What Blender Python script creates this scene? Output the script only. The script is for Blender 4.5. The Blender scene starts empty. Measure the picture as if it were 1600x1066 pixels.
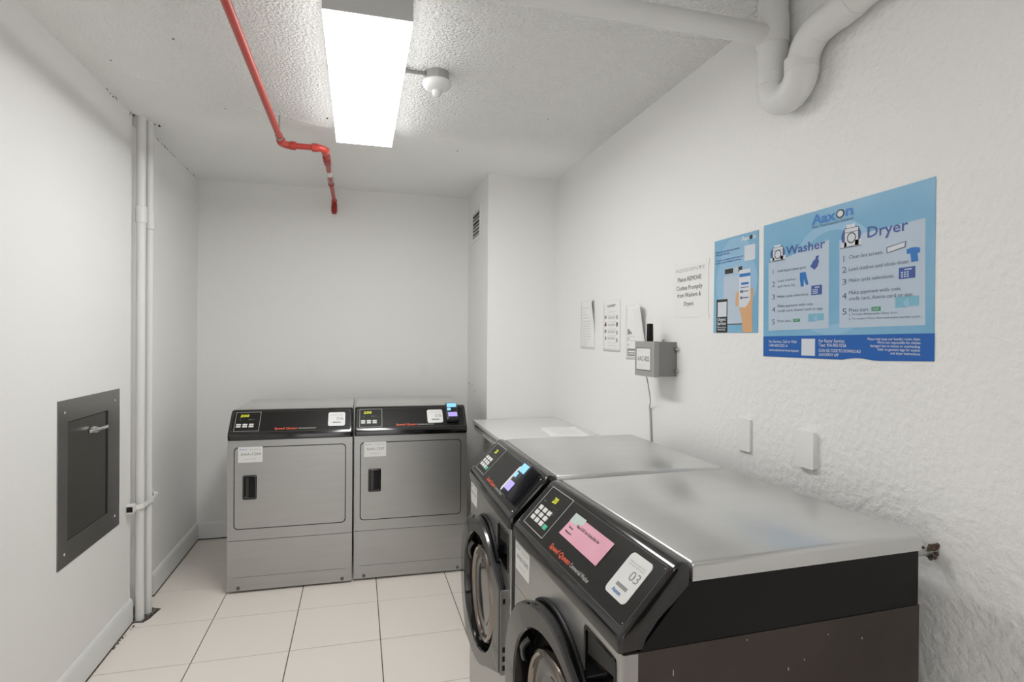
import bpy, bmesh, math, random
from mathutils import Vector, Matrix
random.seed(7)
scn = bpy.context.scene
COL = scn.collection

# ------------------------------------------------------------------ camera
cam_data = bpy.data.cameras.new('camera'); cam_data.sensor_width = 36.0
cam_data.lens = 894.4 / 1600 * 36; cam_data.clip_start = 0.02
cam = bpy.data.objects.new('camera', cam_data); COL.objects.link(cam)
r = Vector((0.96578596, -0.25923223, 0.00749152)); u = Vector((-0.00586557, 0.0070451, 0.99995798)); f = Vector((0.25927411, 0.96578932, -0.00528351))
cam.matrix_world = Matrix(((r.x, u.x, -f.x, 0), (r.y, u.y, -f.y, 0), (r.z, u.z, -f.z, 1.42), (0, 0, 0, 1)))
scn.camera = cam
# ------------------------------------------------------------------ exposure, world
scn.view_settings.view_transform = 'Standard'; scn.view_settings.look = 'None'
scn.view_settings.exposure = 0.04; scn.view_settings.gamma = 1.0; scn.view_settings.use_curve_mapping = False
w = bpy.data.worlds.new('world'); scn.world = w; w.use_nodes = True
w.node_tree.nodes['Background'].inputs[0].default_value = (1, 1, 1, 1)
w.node_tree.nodes['Background'].inputs[1].default_value = 1.8
LIGHT_MAIN = 19.0
LIGHT_FILL = 8.5

# ------------------------------------------------------------------ materials
def mat(name, col, rough=0.5, metal=0.0, emis=None, estr=0.0, spec=0.5, coat=0.0):
    m = bpy.data.materials.new(name); m.use_nodes = True
    b = m.node_tree.nodes['Principled BSDF']
    b.inputs['Base Color'].default_value = (*col, 1); b.inputs['Roughness'].default_value = rough
    b.inputs['Metallic'].default_value = metal; b.inputs['Specular IOR Level'].default_value = spec
    b.inputs['Coat Weight'].default_value = coat
    if emis:
        b.inputs['Emission Color'].default_value = (*emis, 1); b.inputs['Emission Strength'].default_value = estr
    return m
def nodes(m): return m.node_tree.nodes, m.node_tree.links, m.node_tree.nodes['Principled BSDF']
def add_bump(m, scale, dist, strength=1.0, detail=4, kind='noise', stretch=(1, 1, 1), mask=None, coords='Object'):
    N, L, b = nodes(m)
    tc = N.new('ShaderNodeTexCoord'); mp = N.new('ShaderNodeMapping'); mp.inputs['Scale'].default_value = stretch
    L.new(tc.outputs[coords], mp.inputs[0])
    if kind == 'noise':
        t = N.new('ShaderNodeTexNoise'); t.inputs['Scale'].default_value = scale; t.inputs['Detail'].default_value = detail
    else:
        t = N.new('ShaderNodeTexVoronoi'); t.inputs['Scale'].default_value = scale
    L.new(mp.outputs[0], t.inputs['Vector'])
    h = t.outputs[0]
    if mask:
        h2 = mask(N, L, tc)
        mu = N.new('ShaderNodeMath'); mu.operation = 'MULTIPLY'; L.new(h, mu.inputs[0]); L.new(h2, mu.inputs[1]); h = mu.outputs[0]
    bp = N.new('ShaderNodeBump'); bp.inputs['Strength'].default_value = strength; bp.inputs['Distance'].default_value = dist
    L.new(h, bp.inputs['Height'])
    prev = b.inputs['Normal'].links
    if prev: L.new(prev[0].from_socket, bp.inputs['Normal'])
    L.new(bp.outputs[0], b.inputs['Normal'])
    return m
def vary(m, c1, c2, scale, detail=3, stretch=(1, 1, 1), lo=0.35, hi=0.65, rough=None):
    N, L, b = nodes(m)
    tc = N.new('ShaderNodeTexCoord'); mp = N.new('ShaderNodeMapping'); mp.inputs['Scale'].default_value = stretch
    L.new(tc.outputs['Object'], mp.inputs[0])
    t = N.new('ShaderNodeTexNoise'); t.inputs['Scale'].default_value = scale; t.inputs['Detail'].default_value = detail
    L.new(mp.outputs[0], t.inputs['Vector'])
    cr = N.new('ShaderNodeValToRGB'); cr.color_ramp.elements[0].position = lo; cr.color_ramp.elements[1].position = hi
    cr.color_ramp.elements[0].color = (*c1, 1); cr.color_ramp.elements[1].color = (*c2, 1)
    L.new(t.outputs[0], cr.inputs[0]); L.new(cr.outputs[0], b.inputs['Base Color'])
    if rough:
        mr = N.new('ShaderNodeMapRange'); mr.inputs['To Min'].default_value = rough[0]; mr.inputs['To Max'].default_value = rough[1]
        L.new(t.outputs[0], mr.inputs[0]); L.new(mr.outputs[0], b.inputs['Roughness'])
    return m
def ceil_mask(N, L, tc):
    # popcorn texture fades out towards the back of the room and along the left wall
    sx = N.new('ShaderNodeSeparateXYZ'); L.new(tc.outputs['Object'], sx.inputs[0])
    a = N.new('ShaderNodeMapRange'); a.inputs['From Min'].default_value = 3.25; a.inputs['From Max'].default_value = 2.95
    a.inputs['To Min'].default_value = 0.12; L.new(sx.outputs['Y'], a.inputs[0])
    c = N.new('ShaderNodeMapRange'); c.inputs['From Min'].default_value = -1.0; c.inputs['From Max'].default_value = -0.6
    c.inputs['To Min'].default_value = 0.2; L.new(sx.outputs['X'], c.inputs[0])
    mu = N.new('ShaderNodeMath'); mu.operation = 'MULTIPLY'; L.new(a.outputs[0], mu.inputs[0]); L.new(c.outputs[0], mu.inputs[1])
    return mu.outputs[0]
def right_mask(N, L, tc):
    sx = N.new('ShaderNodeSeparateXYZ'); L.new(tc.outputs['Object'], sx.inputs[0])
    a = N.new('ShaderNodeMapRange'); a.inputs['From Min'].default_value = 2.1; a.inputs['From Max'].default_value = 1.4
    a.inputs['To Min'].default_value = 0.1; L.new(sx.outputs['Y'], a.inputs[0]); return a.outputs[0]

WHITE = (0.905, 0.902, 0.885)
M = {}
M['wall'] = add_bump(mat('painted_wall', WHITE, 0.55), 34, 0.003, 0.35, 3)
M['wall_stucco'] = add_bump(mat('stucco_wall', WHITE, 0.5), 42, 0.012, 0.6, 3, mask=right_mask)
M['ceiling'] = add_bump(mat('popcorn_ceiling', (0.93, 0.928, 0.912), 0.7), 85, 0.024, 0.9, 2, mask=ceil_mask)
M['wall_brown'] = mat('brown_panelling', (0.11, 0.075, 0.06), 0.5)
M['base'] = mat('baseboard_paint', (0.82, 0.83, 0.82), 0.4)
M['trimwhite'] = add_bump(mat('white_gloss_paint', (0.89, 0.888, 0.87), 0.35), 60, 0.002, 0.4)
M['pipewhite'] = add_bump(mat('painted_pipe', (0.80, 0.798, 0.78), 0.45), 30, 0.004, 0.4)
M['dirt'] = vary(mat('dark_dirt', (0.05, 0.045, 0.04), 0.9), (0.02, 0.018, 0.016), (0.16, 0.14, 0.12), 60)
M['tile'] = add_bump(vary(mat('ceramic_tile', (0.7, 0.65, 0.6), 0.28), (0.90, 0.835, 0.765), (0.91, 0.85, 0.785), 2, lo=0.2, hi=0.8), 6, 0.0006, 0.15)
M['grout'] = mat('grout', (0.13, 0.115, 0.10), 0.9)
def steel(name, base, rough, aniso_stretch=(1, 1, 60)):
    m = mat(name, base, rough, 0.85)
    return vary(m, tuple(c * 0.97 for c in base), tuple(min(1, c * 1.03) for c in base), 3, 1, aniso_stretch, lo=0.2, hi=0.8)
M['steel'] = steel('brushed_stainless', (0.44, 0.44, 0.43), 0.30, (1, 1, 14))
M['steel_lid'] = steel('stainless_lid', (0.66, 0.66, 0.65), 0.30, (6, 1, 1))
M['steel_hatch'] = steel('dull_stainless', (0.29, 0.285, 0.27), 0.28, (1, 1, 10))
M['steel_door'] = steel('dark_stainless_door', (0.165, 0.158, 0.145), 0.38, (1, 1, 6))
M['chrome'] = mat('chrome', (0.75, 0.75, 0.76), 0.12, 1.0)
M['galv'] = mat('galvanised', (0.45, 0.45, 0.44), 0.35, 0.9)
M['black'] = mat('gloss_black_plastic', (0.004, 0.004, 0.004), 0.12, spec=0.6)
M['black'].node_tree.nodes['Principled BSDF'].inputs['IOR'].default_value = 1.6
M['doorblack'] = mat('mirror_black_plastic', (0.008, 0.008, 0.008), 0.07)
M['doorblack'].node_tree.nodes['Principled BSDF'].inputs['IOR'].default_value = 1.75
M['satin'] = mat('satin_black_panel', (0.010, 0.0095, 0.009), 0.38, spec=0.3)
M['mattblack'] = mat('matt_black', (0.005, 0.005, 0.005), 0.45, spec=0.25)
M['void'] = mat('black_recess', (0.003, 0.003, 0.003), 0.8)
M['brown'] = add_bump(vary(mat('brown_reflection_side', (0.05, 0.04, 0.035), 0.26, 0.35), (0.042, 0.031, 0.028), (0.060, 0.046, 0.041), 3), 20, 0.001, 0.1)  # stainless washer sides, their brown reflection put into the base colour
M['greyline'] = mat('grey_line_print', (0.45, 0.45, 0.44), 0.4)
M['dimline'] = mat('dim_line_print', (0.11, 0.11, 0.105), 0.4)
M['paper'] = mat('white_paper', (0.89, 0.888, 0.87), 0.6)
M['sticker'] = mat('white_sticker', (0.84, 0.84, 0.82), 0.35)
M['pink'] = vary(mat('pink_paper', (0.9, 0.42, 0.55), 0.4), (0.86, 0.40, 0.52), (0.90, 0.47, 0.58), 9)
M['palegreen'] = mat('pale_green_label', (0.62, 0.72, 0.68), 0.4)
M['ink'] = mat('black_ink', (0.03, 0.03, 0.03), 0.6)
M['inkgrey'] = mat('grey_ink', (0.30, 0.30, 0.29), 0.6)
M['inkpale'] = mat('pale_ink', (0.66, 0.66, 0.645), 0.6)
M['key'] = mat('white_key', (0.80, 0.80, 0.78), 0.45)
M['green'] = mat('green_key', (0.10, 0.55, 0.36), 0.45)
M['greenprint'] = mat('green_print', (0.05, 0.33, 0.15), 0.5)
M['red_print'] = mat('orange_red_print', (0.80, 0.12, 0.05), 0.4)
M['white_print'] = mat('white_print', (0.62, 0.62, 0.60), 0.5)
M['led'] = mat('led_digits', (0.5, 0.5, 0.02), 0.5, emis=(0.75, 0.80, 0.03), estr=0.75)
M['posterblue'] = vary(mat('poster_sky_blue', (0.28, 0.52, 0.68), 0.3), (0.19, 0.45, 0.67), (0.25, 0.50, 0.71), 4)
M['postercircle'] = mat('poster_pale_blue', (0.32, 0.55, 0.76), 0.3)
M['posterpanel'] = mat('poster_panel', (0.53, 0.63, 0.75), 0.3)
M['posterdark'] = mat('poster_royal_blue', (0.012, 0.125, 0.47), 0.3)
M['posterlogo'] = mat('poster_logo_blue', (0.03, 0.20, 0.58), 0.3)
M['navy'] = mat('navy_print', (0.045, 0.10, 0.36), 0.4)
M['textblue'] = mat('slate_print', (0.13, 0.16, 0.24), 0.4)
M['cyanprint'] = mat('cyan_print', (0.22, 0.50, 0.64), 0.4)
M['skin'] = mat('skin_print', (0.72, 0.42, 0.22), 0.4)
M['panelwhite'] = mat('poster_white', (0.72, 0.76, 0.82), 0.3)
M['boxgrey'] = mat('grey_box', (0.255, 0.255, 0.245), 0.45)
M['boxlid'] = mat('grey_box_lid', (0.36, 0.36, 0.35), 0.45)
M['red'] = add_bump(mat('red_pipe_paint', (0.50, 0.055, 0.04), 0.35), 40, 0.002, 0.3)
M['darkred'] = mat('dark_red_fitting', (0.36, 0.02, 0.015), 0.4)
M['laminate'] = mat('white_laminate', (0.72, 0.72, 0.70), 0.22)
M['apron'] = mat('grey_apron', (0.50, 0.50, 0.485), 0.4)
M['fixture'] = mat('white_metal', (0.62, 0.62, 0.61), 0.4)
M['ivory'] = mat('detector_plastic', (0.80, 0.80, 0.78), 0.35)
M['screen_blue'] = mat('lit_blue_screen', (0.25, 0.6, 0.85), 0.3, emis=(0.25, 0.62, 0.9), estr=0.45)
M['screen_purple'] = mat('lit_purple_screen', (0.4, 0.35, 0.8), 0.3, emis=(0.42, 0.34, 0.85), estr=0.45)
M['reader'] = mat('reader_black', (0.012, 0.014, 0.02), 0.3)
M['glass'] = mat('dark_door_glass', (0.022, 0.017, 0.014), 0.06, spec=0.7)
M['ringbrown'] = mat('smoked_chrome_ring', (0.30, 0.26, 0.23), 0.14, 1.0)
M['fuzzy'] = mat('rusty_stub', (0.10, 0.07, 0.05), 0.8)
# diffuser: two tubes glow behind a white lens
def diffuser(name, strength):
    m = mat(name, (0.9, 0.9, 0.9), 0.4, emis=(1, 1, 0.985), estr=strength)
    N, L, b = nodes(m)
    tc = N.new('ShaderNodeTexCoord'); sx = N.new('ShaderNodeSeparateXYZ'); L.new(tc.outputs['Object'], sx.inputs[0])
    ab = N.new('ShaderNodeMath'); ab.operation = 'ABSOLUTE'; L.new(sx.outputs['X'], ab.inputs[0])
    sb = N.new('ShaderNodeMath'); sb.operation = 'SUBTRACT'; L.new(ab.outputs[0], sb.inputs[0]); sb.inputs[1].default_value = 0.062
    a2 = N.new('ShaderNodeMath'); a2.operation = 'ABSOLUTE'; L.new(sb.outputs[0], a2.inputs[0])
    mr = N.new('ShaderNodeMapRange'); mr.inputs['From Min'].default_value = 0.0; mr.inputs['From Max'].default_value = 0.08
    mr.inputs['To Min'].default_value = strength * 1.15; mr.inputs['To Max'].default_value = strength * 0.75
    L.new(a2.outputs[0], mr.inputs[0]); L.new(mr.outputs[0], b.inputs['Emission Strength'])
    return m
M['lens'] = diffuser('lit_diffuser', LIGHT_MAIN)
M['lens_fill'] = diffuser('added_fill_diffuser', LIGHT_FILL)

# ------------------------------------------------------------------ helpers
def link(name, me, m=None, parent=None, smooth=False, angle=35):
    o = bpy.data.objects.new(name, me); COL.objects.link(o)
    if m is not None: me.materials.append(M[m] if isinstance(m, str) else m)
    if parent is not None: o.parent = parent
    if smooth:
        me.polygons.foreach_set('use_smooth', [True] * len(me.polygons))
        me.set_sharp_from_angle(angle=math.radians(angle))
    return o
def obj(name, bm, m=None, parent=None, smooth=False, bevel=0, seg=2, angle=35):
    if bevel:
        es = [e for e in bm.edges if len(e.link_faces) == 2 and e.calc_face_angle(0) > 0.6]
        bmesh.ops.bevel(bm, geom=es, offset=bevel, segments=seg, affect='EDGES', profile=0.5)
    bmesh.ops.recalc_face_normals(bm, faces=bm.faces)
    me = bpy.data.meshes.new(name); bm.to_mesh(me); bm.free()
    return link(name, me, m, parent, smooth or bevel > 0, angle)
def tag(o, label=None, cat=None, group=None, kind=None):
    if label: o['label'] = label
    if cat: o['category'] = cat
    if group: o['group'] = group
    if kind: o['kind'] = kind
    return o
def struct(o): o['kind'] = 'structure'; return o
def thing(name, label, cat, loc=(0, 0, 0), rz=0.0, group=None):
    o = bpy.data.objects.new(name, None); COL.objects.link(o); o.empty_display_size = 0.05
    o.location = loc; o.rotation_euler = (0, 0, rz); return tag(o, label, cat, group)
def bx(bm, x0, x1, y0, y1, z0, z1, mtx=None):
    vs = [bm.verts.new((x, y, z)) for z in (z0, z1) for y in (y0, y1) for x in (x0, x1)]
    for q in ((0, 1, 3, 2), (4, 6, 7, 5), (0, 4, 5, 1), (2, 3, 7, 6), (0, 2, 6, 4), (1, 5, 7, 3)): bm.faces.new([vs[i] for i in q])
    if mtx: bmesh.ops.transform(bm, matrix=mtx, verts=vs)
    return vs
def box(name, x0, x1, y0, y1, z0, z1, m, parent=None, bevel=0, seg=2):
    bm = bmesh.new(); bx(bm, x0, x1, y0, y1, z0, z1); return obj(name, bm, m, parent, bevel=bevel, seg=seg)
def loft(bm, rings, closed=True, cap0=False, cap1=False):
    V = [[bm.verts.new(p) for p in rg] for rg in rings]; n = len(V[0])
    for a, b in zip(V, V[1:]):
        for i in range(n if closed else n - 1):
            j = (i + 1) % n; bm.faces.new((a[i], a[j], b[j], b[i]))
    if cap0: bm.faces.new(V[0][::-1])
    if cap1: bm.faces.new(V[-1])
    return V
def frame_from(d, up=Vector((0, 0, 1))):
    d = d.normalized()
    if abs(d.dot(up)) > 0.98: up = Vector((1, 0, 0))
    a = d.cross(up).normalized(); return a, a.cross(d).normalized()
def tube_bm(bm, pts, rad, n=16, cap=True, radf=None):
    pts = [Vector(p) for p in pts]; rings = []; prev = None
    for i, p in enumerate(pts):
        d = (pts[min(i + 1, len(pts) - 1)] - pts[max(i - 1, 0)])
        if prev is None: a, b = frame_from(d)
        else:
            a = prev - d.normalized() * prev.dot(d.normalized()); a.normalize(); b = a.cross(d.normalized())
        prev = a; rr = radf(i) if radf else rad
        rings.append([p + (a * math.cos(t) + b * math.sin(t)) * rr for t in [2 * math.pi * k / n for k in range(n)]])
    loft(bm, rings, True, cap, cap)
def tube(name, pts, rad, m, parent=None, n=16, radf=None):
    bm = bmesh.new(); tube_bm(bm, pts, rad, n, True, radf); return obj(name, bm, m, parent, smooth=True)
def arc(c, a, b, r, t0, t1, n=12):
    c, a, b = Vector(c), Vector(a), Vector(b)
    return [c + (a * math.cos(t) + b * math.sin(t)) * r for t in [t0 + (t1 - t0) * i / n for i in range(n + 1)]]
def lathe(bm, prof, n=40, axis='Z', c=(0, 0, 0)):
    c = Vector(c); rings = []
    for rr, h in prof:
        rg = []
        for k in range(n):
            t = 2 * math.pi * k / n; x, y = rr * math.cos(t), rr * math.sin(t)
            rg.append(c + (Vector((x, y, h)) if axis == 'Z' else Vector((x, h, y))))
        rings.append(rg)
    loft(bm, rings, True, prof[0][0] > 1e-6, prof[-1][0] > 1e-6)
def rrect(x0, x1, z0, z1, r, n=6):
    out = []
    for cx, cz, t in ((x1 - r, z1 - r, 0), (x0 + r, z1 - r, 1), (x0 + r, z0 + r, 2), (x1 - r, z0 + r, 3)):
        for k in range(n + 1):
            a = math.pi / 2 * (t + k / n); out.append((cx + r * math.cos(a), cz + r * math.sin(a)))
    return out
# a "face plane": origin + two in-plane axes + normal; flat artwork is placed on it
class Plane:
    def __init__(s, o, e1, e2, parent=None):
        s.o, s.e1, s.e2 = Vector(o), Vector(e1).normalized(), Vector(e2).normalized(); s.n = s.e1.cross(s.e2); s.p = parent
    def P(s, a, b, h=0.0): return s.o + s.e1 * a + s.e2 * b + s.n * h
    def on(s, parent): q = Plane(s.o, s.e1, s.e2, parent); return q
    def poly_bm(s, bm, pts, h0, h1):
        loft(bm, [[s.P(a, b, h0) for a, b in pts], [s.P(a, b, h1) for a, b in pts]], True, True, True)
    def poly(s, name, pts, h, m, h0=0.0, parent=None, bevel=0):
        bm = bmesh.new(); s.poly_bm(bm, pts, h0, h); return obj(name, bm, m, parent or s.p, bevel=bevel, seg=1)
    def rect(s, name, x0, x1, y0, y1, h, m, h0=0.0, r=0, parent=None, bevel=0):
        pts = rrect(x0, x1, y0, y1, r) if r else [(x1, y1), (x0, y1), (x0, y0), (x1, y0)]
        return s.poly(name, pts, h, m, h0, parent, bevel)
    def rects(s, name, L_, h, m, h0=0.0, parent=None):
        big = [q for q in L_ if min(q[1] - q[0], q[3] - q[2]) > 0.012]; small = [q for q in L_ if q not in big]; o = None
        for grp in [[q] for q in big] + ([small] if small else []):
            bm = bmesh.new()
            for q in grp: s.poly_bm(bm, [(q[1], q[3]), (q[0], q[3]), (q[0], q[2]), (q[1], q[2])], h0, h)
            o = obj(name, bm, m, parent or s.p)
            if len(grp) > 1: o['kind'] = 'stuff'
        return o
    def ring(s, name, x0, x1, y0, y1, wd, h, m, h0=0.0, r=0.002, parent=None):
        A = rrect(x0, x1, y0, y1, r, 4); B = rrect(x0 + wd, x1 - wd, y0 + wd, y1 - wd, max(r - wd, 0.0005), 4)
        bm = bmesh.new()
        loft(bm, [[s.P(a, b, h0) for a, b in A], [s.P(a, b, h) for a, b in A], [s.P(a, b, h) for a, b in B], [s.P(a, b, h0) for a, b in B]])
        return obj(name, bm, m, parent or s.p)
    def text(s, name, items, m, h=0.0006, parent=None, bold=0.0, shear=0.0):
        """items: (string, x0, x1, baseline, capheight[, x1 may be None for natural width])"""
        out = None
        for st, x0, x1, yb, ch in items:
            cu = bpy.data.curves.new('t', 'FONT'); cu.body = st; cu.size = 1.0; cu.resolution_u = 2; cu.offset = bold; cu.shear = shear
            ob = bpy.data.objects.new('t', cu); me = bpy.data.meshes.new_from_object(ob)
            bpy.data.objects.remove(ob); bpy.data.curves.remove(cu)
            xs = [v.co.x for v in me.vertices]; mn, mx = min(xs), max(xs)
            k = ch / 0.70; kx = k if x1 is None else (x1 - x0) / (mx - mn)
            for v in me.vertices: v.co = s.P(x0 + (v.co.x - mn) * kx, yb + v.co.y * k, h)
            me.update()
            if len(me.polygons) and me.polygons[0].normal.dot(s.n) < 0: me.flip_normals()
            me.name = name; me.materials.clear(); out = link(name, me, m, parent or s.p)
        return out

# ================================================================== ROOM
XL, XR, YB, ZC, Y0 = -1.08, 1.305, 4.405, 2.505, -1.6
CHX, CHY = 0.825, 3.705          # boxed chase in the far right corner
NL, NR = 3.205, 3.50             # pipe recess in the left wall
floor = struct(box('floor', XL - 0.2, XR + 0.1, Y0 - 0.1, YB + 0.1, -0.06, -0.0025, 'grout'))
TX, TY, TS, G = -0.694, 2.745, 0.4014, 0.0016
tile_cache = {}
for i in range(-2, 7):
    for j in range(-12, 6):
        x0, x1 = max(TX + TS * i + G * 1.5, XL), min(TX + TS * (i + 1) - G * 1.5, XR)
        y0, y1 = max(TY + TS * j + G, Y0), min(TY + TS * (j + 1) - G, YB)
        if x1 - x0 < 0.01 or y1 - y0 < 0.01: continue
        key = (round(x1 - x0, 4), round(y1 - y0, 4))
        if key not in tile_cache:
            bm = bmesh.new(); bx(bm, 0, x1 - x0, 0, y1 - y0, -0.008, 0); o = obj('tile', bm, 'tile', floor, bevel=0.0009, seg=1)
            tile_cache[key] = o.data
        else:
            o = link('tile', tile_cache[key], None, floor)
        o.location = (x0, y0, 0)
ceiling = struct(box('ceiling', XL - 0.2, XR + 0.1, Y0 - 0.1, YB + 0.1, ZC, ZC + 0.1, 'ceiling'))
# ceiling plaster seam: a slightly lower skim coat edge
tube('plaster_seam', [(-0.95, 2.72, ZC), (-0.7, 2.83, ZC), (-0.45, 2.97, ZC), (-0.2, 3.10, ZC), (0.15, 3.13, ZC), (0.5, 3.16, ZC)], 0.0035, 'ceiling', ceiling, 8)
bm = bmesh.new()
for x, y, s in ((-0.155, 2.99, .006), (-0.62, 3.0, .003), (-0.66, 2.35, .004), (-0.95, 2.6, .003), (0.9, 2.7, .003), (0.55, 3.3, .004), (-0.42, 3.4, .003)):
    bmesh.ops.create_icosphere(bm, subdivisions=1, radius=s, matrix=Matrix.Translation((x, y, ZC)))
_o = obj('nail_hole', bm, 'dirt', ceiling); _o['kind'] = 'stuff'
bm = bmesh.new(); bx(bm, XL - 0.12, XL, Y0, NL, -0.05, ZC); wl = struct(obj('wall_left', bm, 'wall', bevel=0.006))
box('recess_back', XL - 0.16, XL - 0.055, NL, NR, 0, ZC, 'wall', wl)
box('recess_side', XL - 0.12, XL, NR, YB + 0.05, 0, ZC, 'wall', wl, bevel=0.004)
struct(box('wall_right', XR, XR + 0.12, Y0, YB + 0.1, -0.05, ZC, 'wall_stucco'))
wb = struct(box('wall_back', XL - 0.1, CHX + 0.05, YB, YB + 0.12, -0.05, ZC, 'wall'))
struct(box('wall_chase', CHX, XR, CHY, YB + 0.1, -0.05, ZC, 'wall', bevel=0.004))
bm = bmesh.new(); bx(bm, XL - .2, -0.85, Y0 - .12, Y0, -.05, ZC); bx(bm, 0.25, XR + .1, Y0 - .12, Y0, -.05, ZC); bx(bm, -0.85, 0.25, Y0 - .12, Y0, 2.15, ZC)
struct(obj('wall_front', bm, 'wall_brown'))   # unseen, behind the camera; open doorway added to let in fill light
# cracks along the wall / ceiling joint
def crumbs(name, pts, m, parent, n=30, jit=0.006, s=(0.002, 0.006)):
    bm = bmesh.new(); rnd = random.Random(len(pts) * 7 + n)
    for k in range(n):
        t = rnd.random() * (len(pts) - 1); i = int(t); a, b = Vector(pts[i]), Vector(pts[i + 1]); p = a.lerp(b, t - i)
        p += Vector([rnd.uniform(-jit, jit) for _ in range(3)])
        mt = Matrix.Translation(p) @ Matrix.Rotation(rnd.random() * 3, 4, Vector((rnd.random(), rnd.random(), 1)).normalized()) @ Matrix.Diagonal((rnd.uniform(*s), rnd.uniform(*s), rnd.uniform(*s) * .6, 1))
        bmesh.ops.create_icosphere(bm, subdivisions=1, radius=1, matrix=mt)
    o = obj(name, bm, m, parent); o['kind'] = 'stuff'; return o
crumbs('crack', [(XL, 3.56, ZC - .002), (XL, 3.75, ZC - .002), (XL, 4.33, ZC - .003)], 'dirt', wl, 70, 0.003, (0.001, 0.0045))
crumbs('crack', [(XL, 2.9, ZC - .002), (XL, 3.2, ZC - .002), (XL + .05, 3.3, ZC), (XL + .10, 3.33, ZC)], 'dirt', wl, 60, 0.009, (0.001, 0.006))
# baseboards (height .12) with rounded top
def baseboard(name, a, b, n):
    a, b, n = Vector(a), Vector(b), Vector(n); prof = [(0, 0.008), (0.014, 0.008), (0.014, 0.098), (0.011, 0.112), (0.004, 0.122), (0, 0.124)]
    bm = bmesh.new(); loft(bm, [[p + n * d + Vector((0, 0, h)) for d, h in prof] for p in (a, b)], True, True, True)
    return struct(obj(name, bm, 'base', smooth=True))
b1 = baseboard('baseboard_left', (XL, Y0, 0), (XL, NL, 0), (1, 0, 0))
b2 = baseboard('baseboard_left', (XL, NR, 0), (XL, YB, 0), (1, 0, 0))
b4 = baseboard('baseboard_left', (XL - 0.055, NL, 0), (XL - 0.055, NR, 0), (1, 0, 0))
b3 = baseboard('baseboard_back', (XL, YB, 0), (CHX, YB, 0), (0, -1, 0))
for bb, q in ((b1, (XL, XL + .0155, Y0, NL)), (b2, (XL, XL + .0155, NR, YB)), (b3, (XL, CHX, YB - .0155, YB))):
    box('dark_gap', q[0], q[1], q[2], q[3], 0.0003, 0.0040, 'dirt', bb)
crumbs('chipped_edge', [(XL + .018, 2.95, 0.0), (XL + .022, 3.05, 0.0), (XL + .035, 3.17, 0.0)], 'dirt', floor, 26, 0.004, (0.002, 0.006))
# ragged hole in the tile round the pipes
bm = bmesh.new()
pts = [(-1.078, 3.19), (-1.05, 3.198), (-1.018, 3.192), (-1.000, 3.23), (-0.992, 3.28), (-0.982, 3.335), (-1.01, 3.345), (-1.03, 3.36), (-1.078, 3.37), (-1.13, 3.37), (-1.13, 3.22)]
loft(bm, [[(a, b, -0.002) for a, b in pts], [(a, b, 0.0012) for a, b in pts]], True, True, True); obj('floor_hole', bm, 'dirt', floor)
crumbs('mortar_crumbs', [(-1.06, 3.22, 0.003), (-1.03, 3.25, 0.003), (-1.0, 3.31, 0.003)], 'inkgrey', floor, 26, 0.018, (0.003, 0.007))

# ================================================================== LIGHTS
def ceiling_light(x, y0, y1, lens, label):
    wd, zb = 0.278, 2.418; yc = (y0 + y1) / 2; h = (y1 - y0) / 2
    t = thing('ceiling_light', label, 'light', (x, yc, ZC))
    bm = bmesh.new(); zt = 0.0; zl = zb - ZC
    bx(bm, -wd / 2 + .004, wd / 2 - .004, -h + .004, h - .004, zl + .012, zt)
    obj('housing', bm, 'fixture', t, bevel=0.004)
    for sy in (-1, 1): box('end_plate', -wd / 2, wd / 2, min(sy * h, sy * (h - .006)), max(sy * h, sy * (h - .006)), zl + .008, zt - 0.001, 'fixture', t, bevel=0.0015)
    bm = bmesh.new(); bx(bm, -wd / 2 + .001, wd / 2 - .001, -h + .0065, h - .0065, zl, zl + .013); obj('diffuser', bm, lens, t, bevel=0.003)
    return t
ceiling_light(0.0245, 1.852, 3.082, 'lens', 'long white fluorescent ceiling fixture with a glowing white lens')
ceiling_light(0.0245, -1.15, 0.08, 'lens_fill', 'added unseen ceiling fixture giving fill light from behind the camera')  # extra fixture added for fill light, out of view

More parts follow.
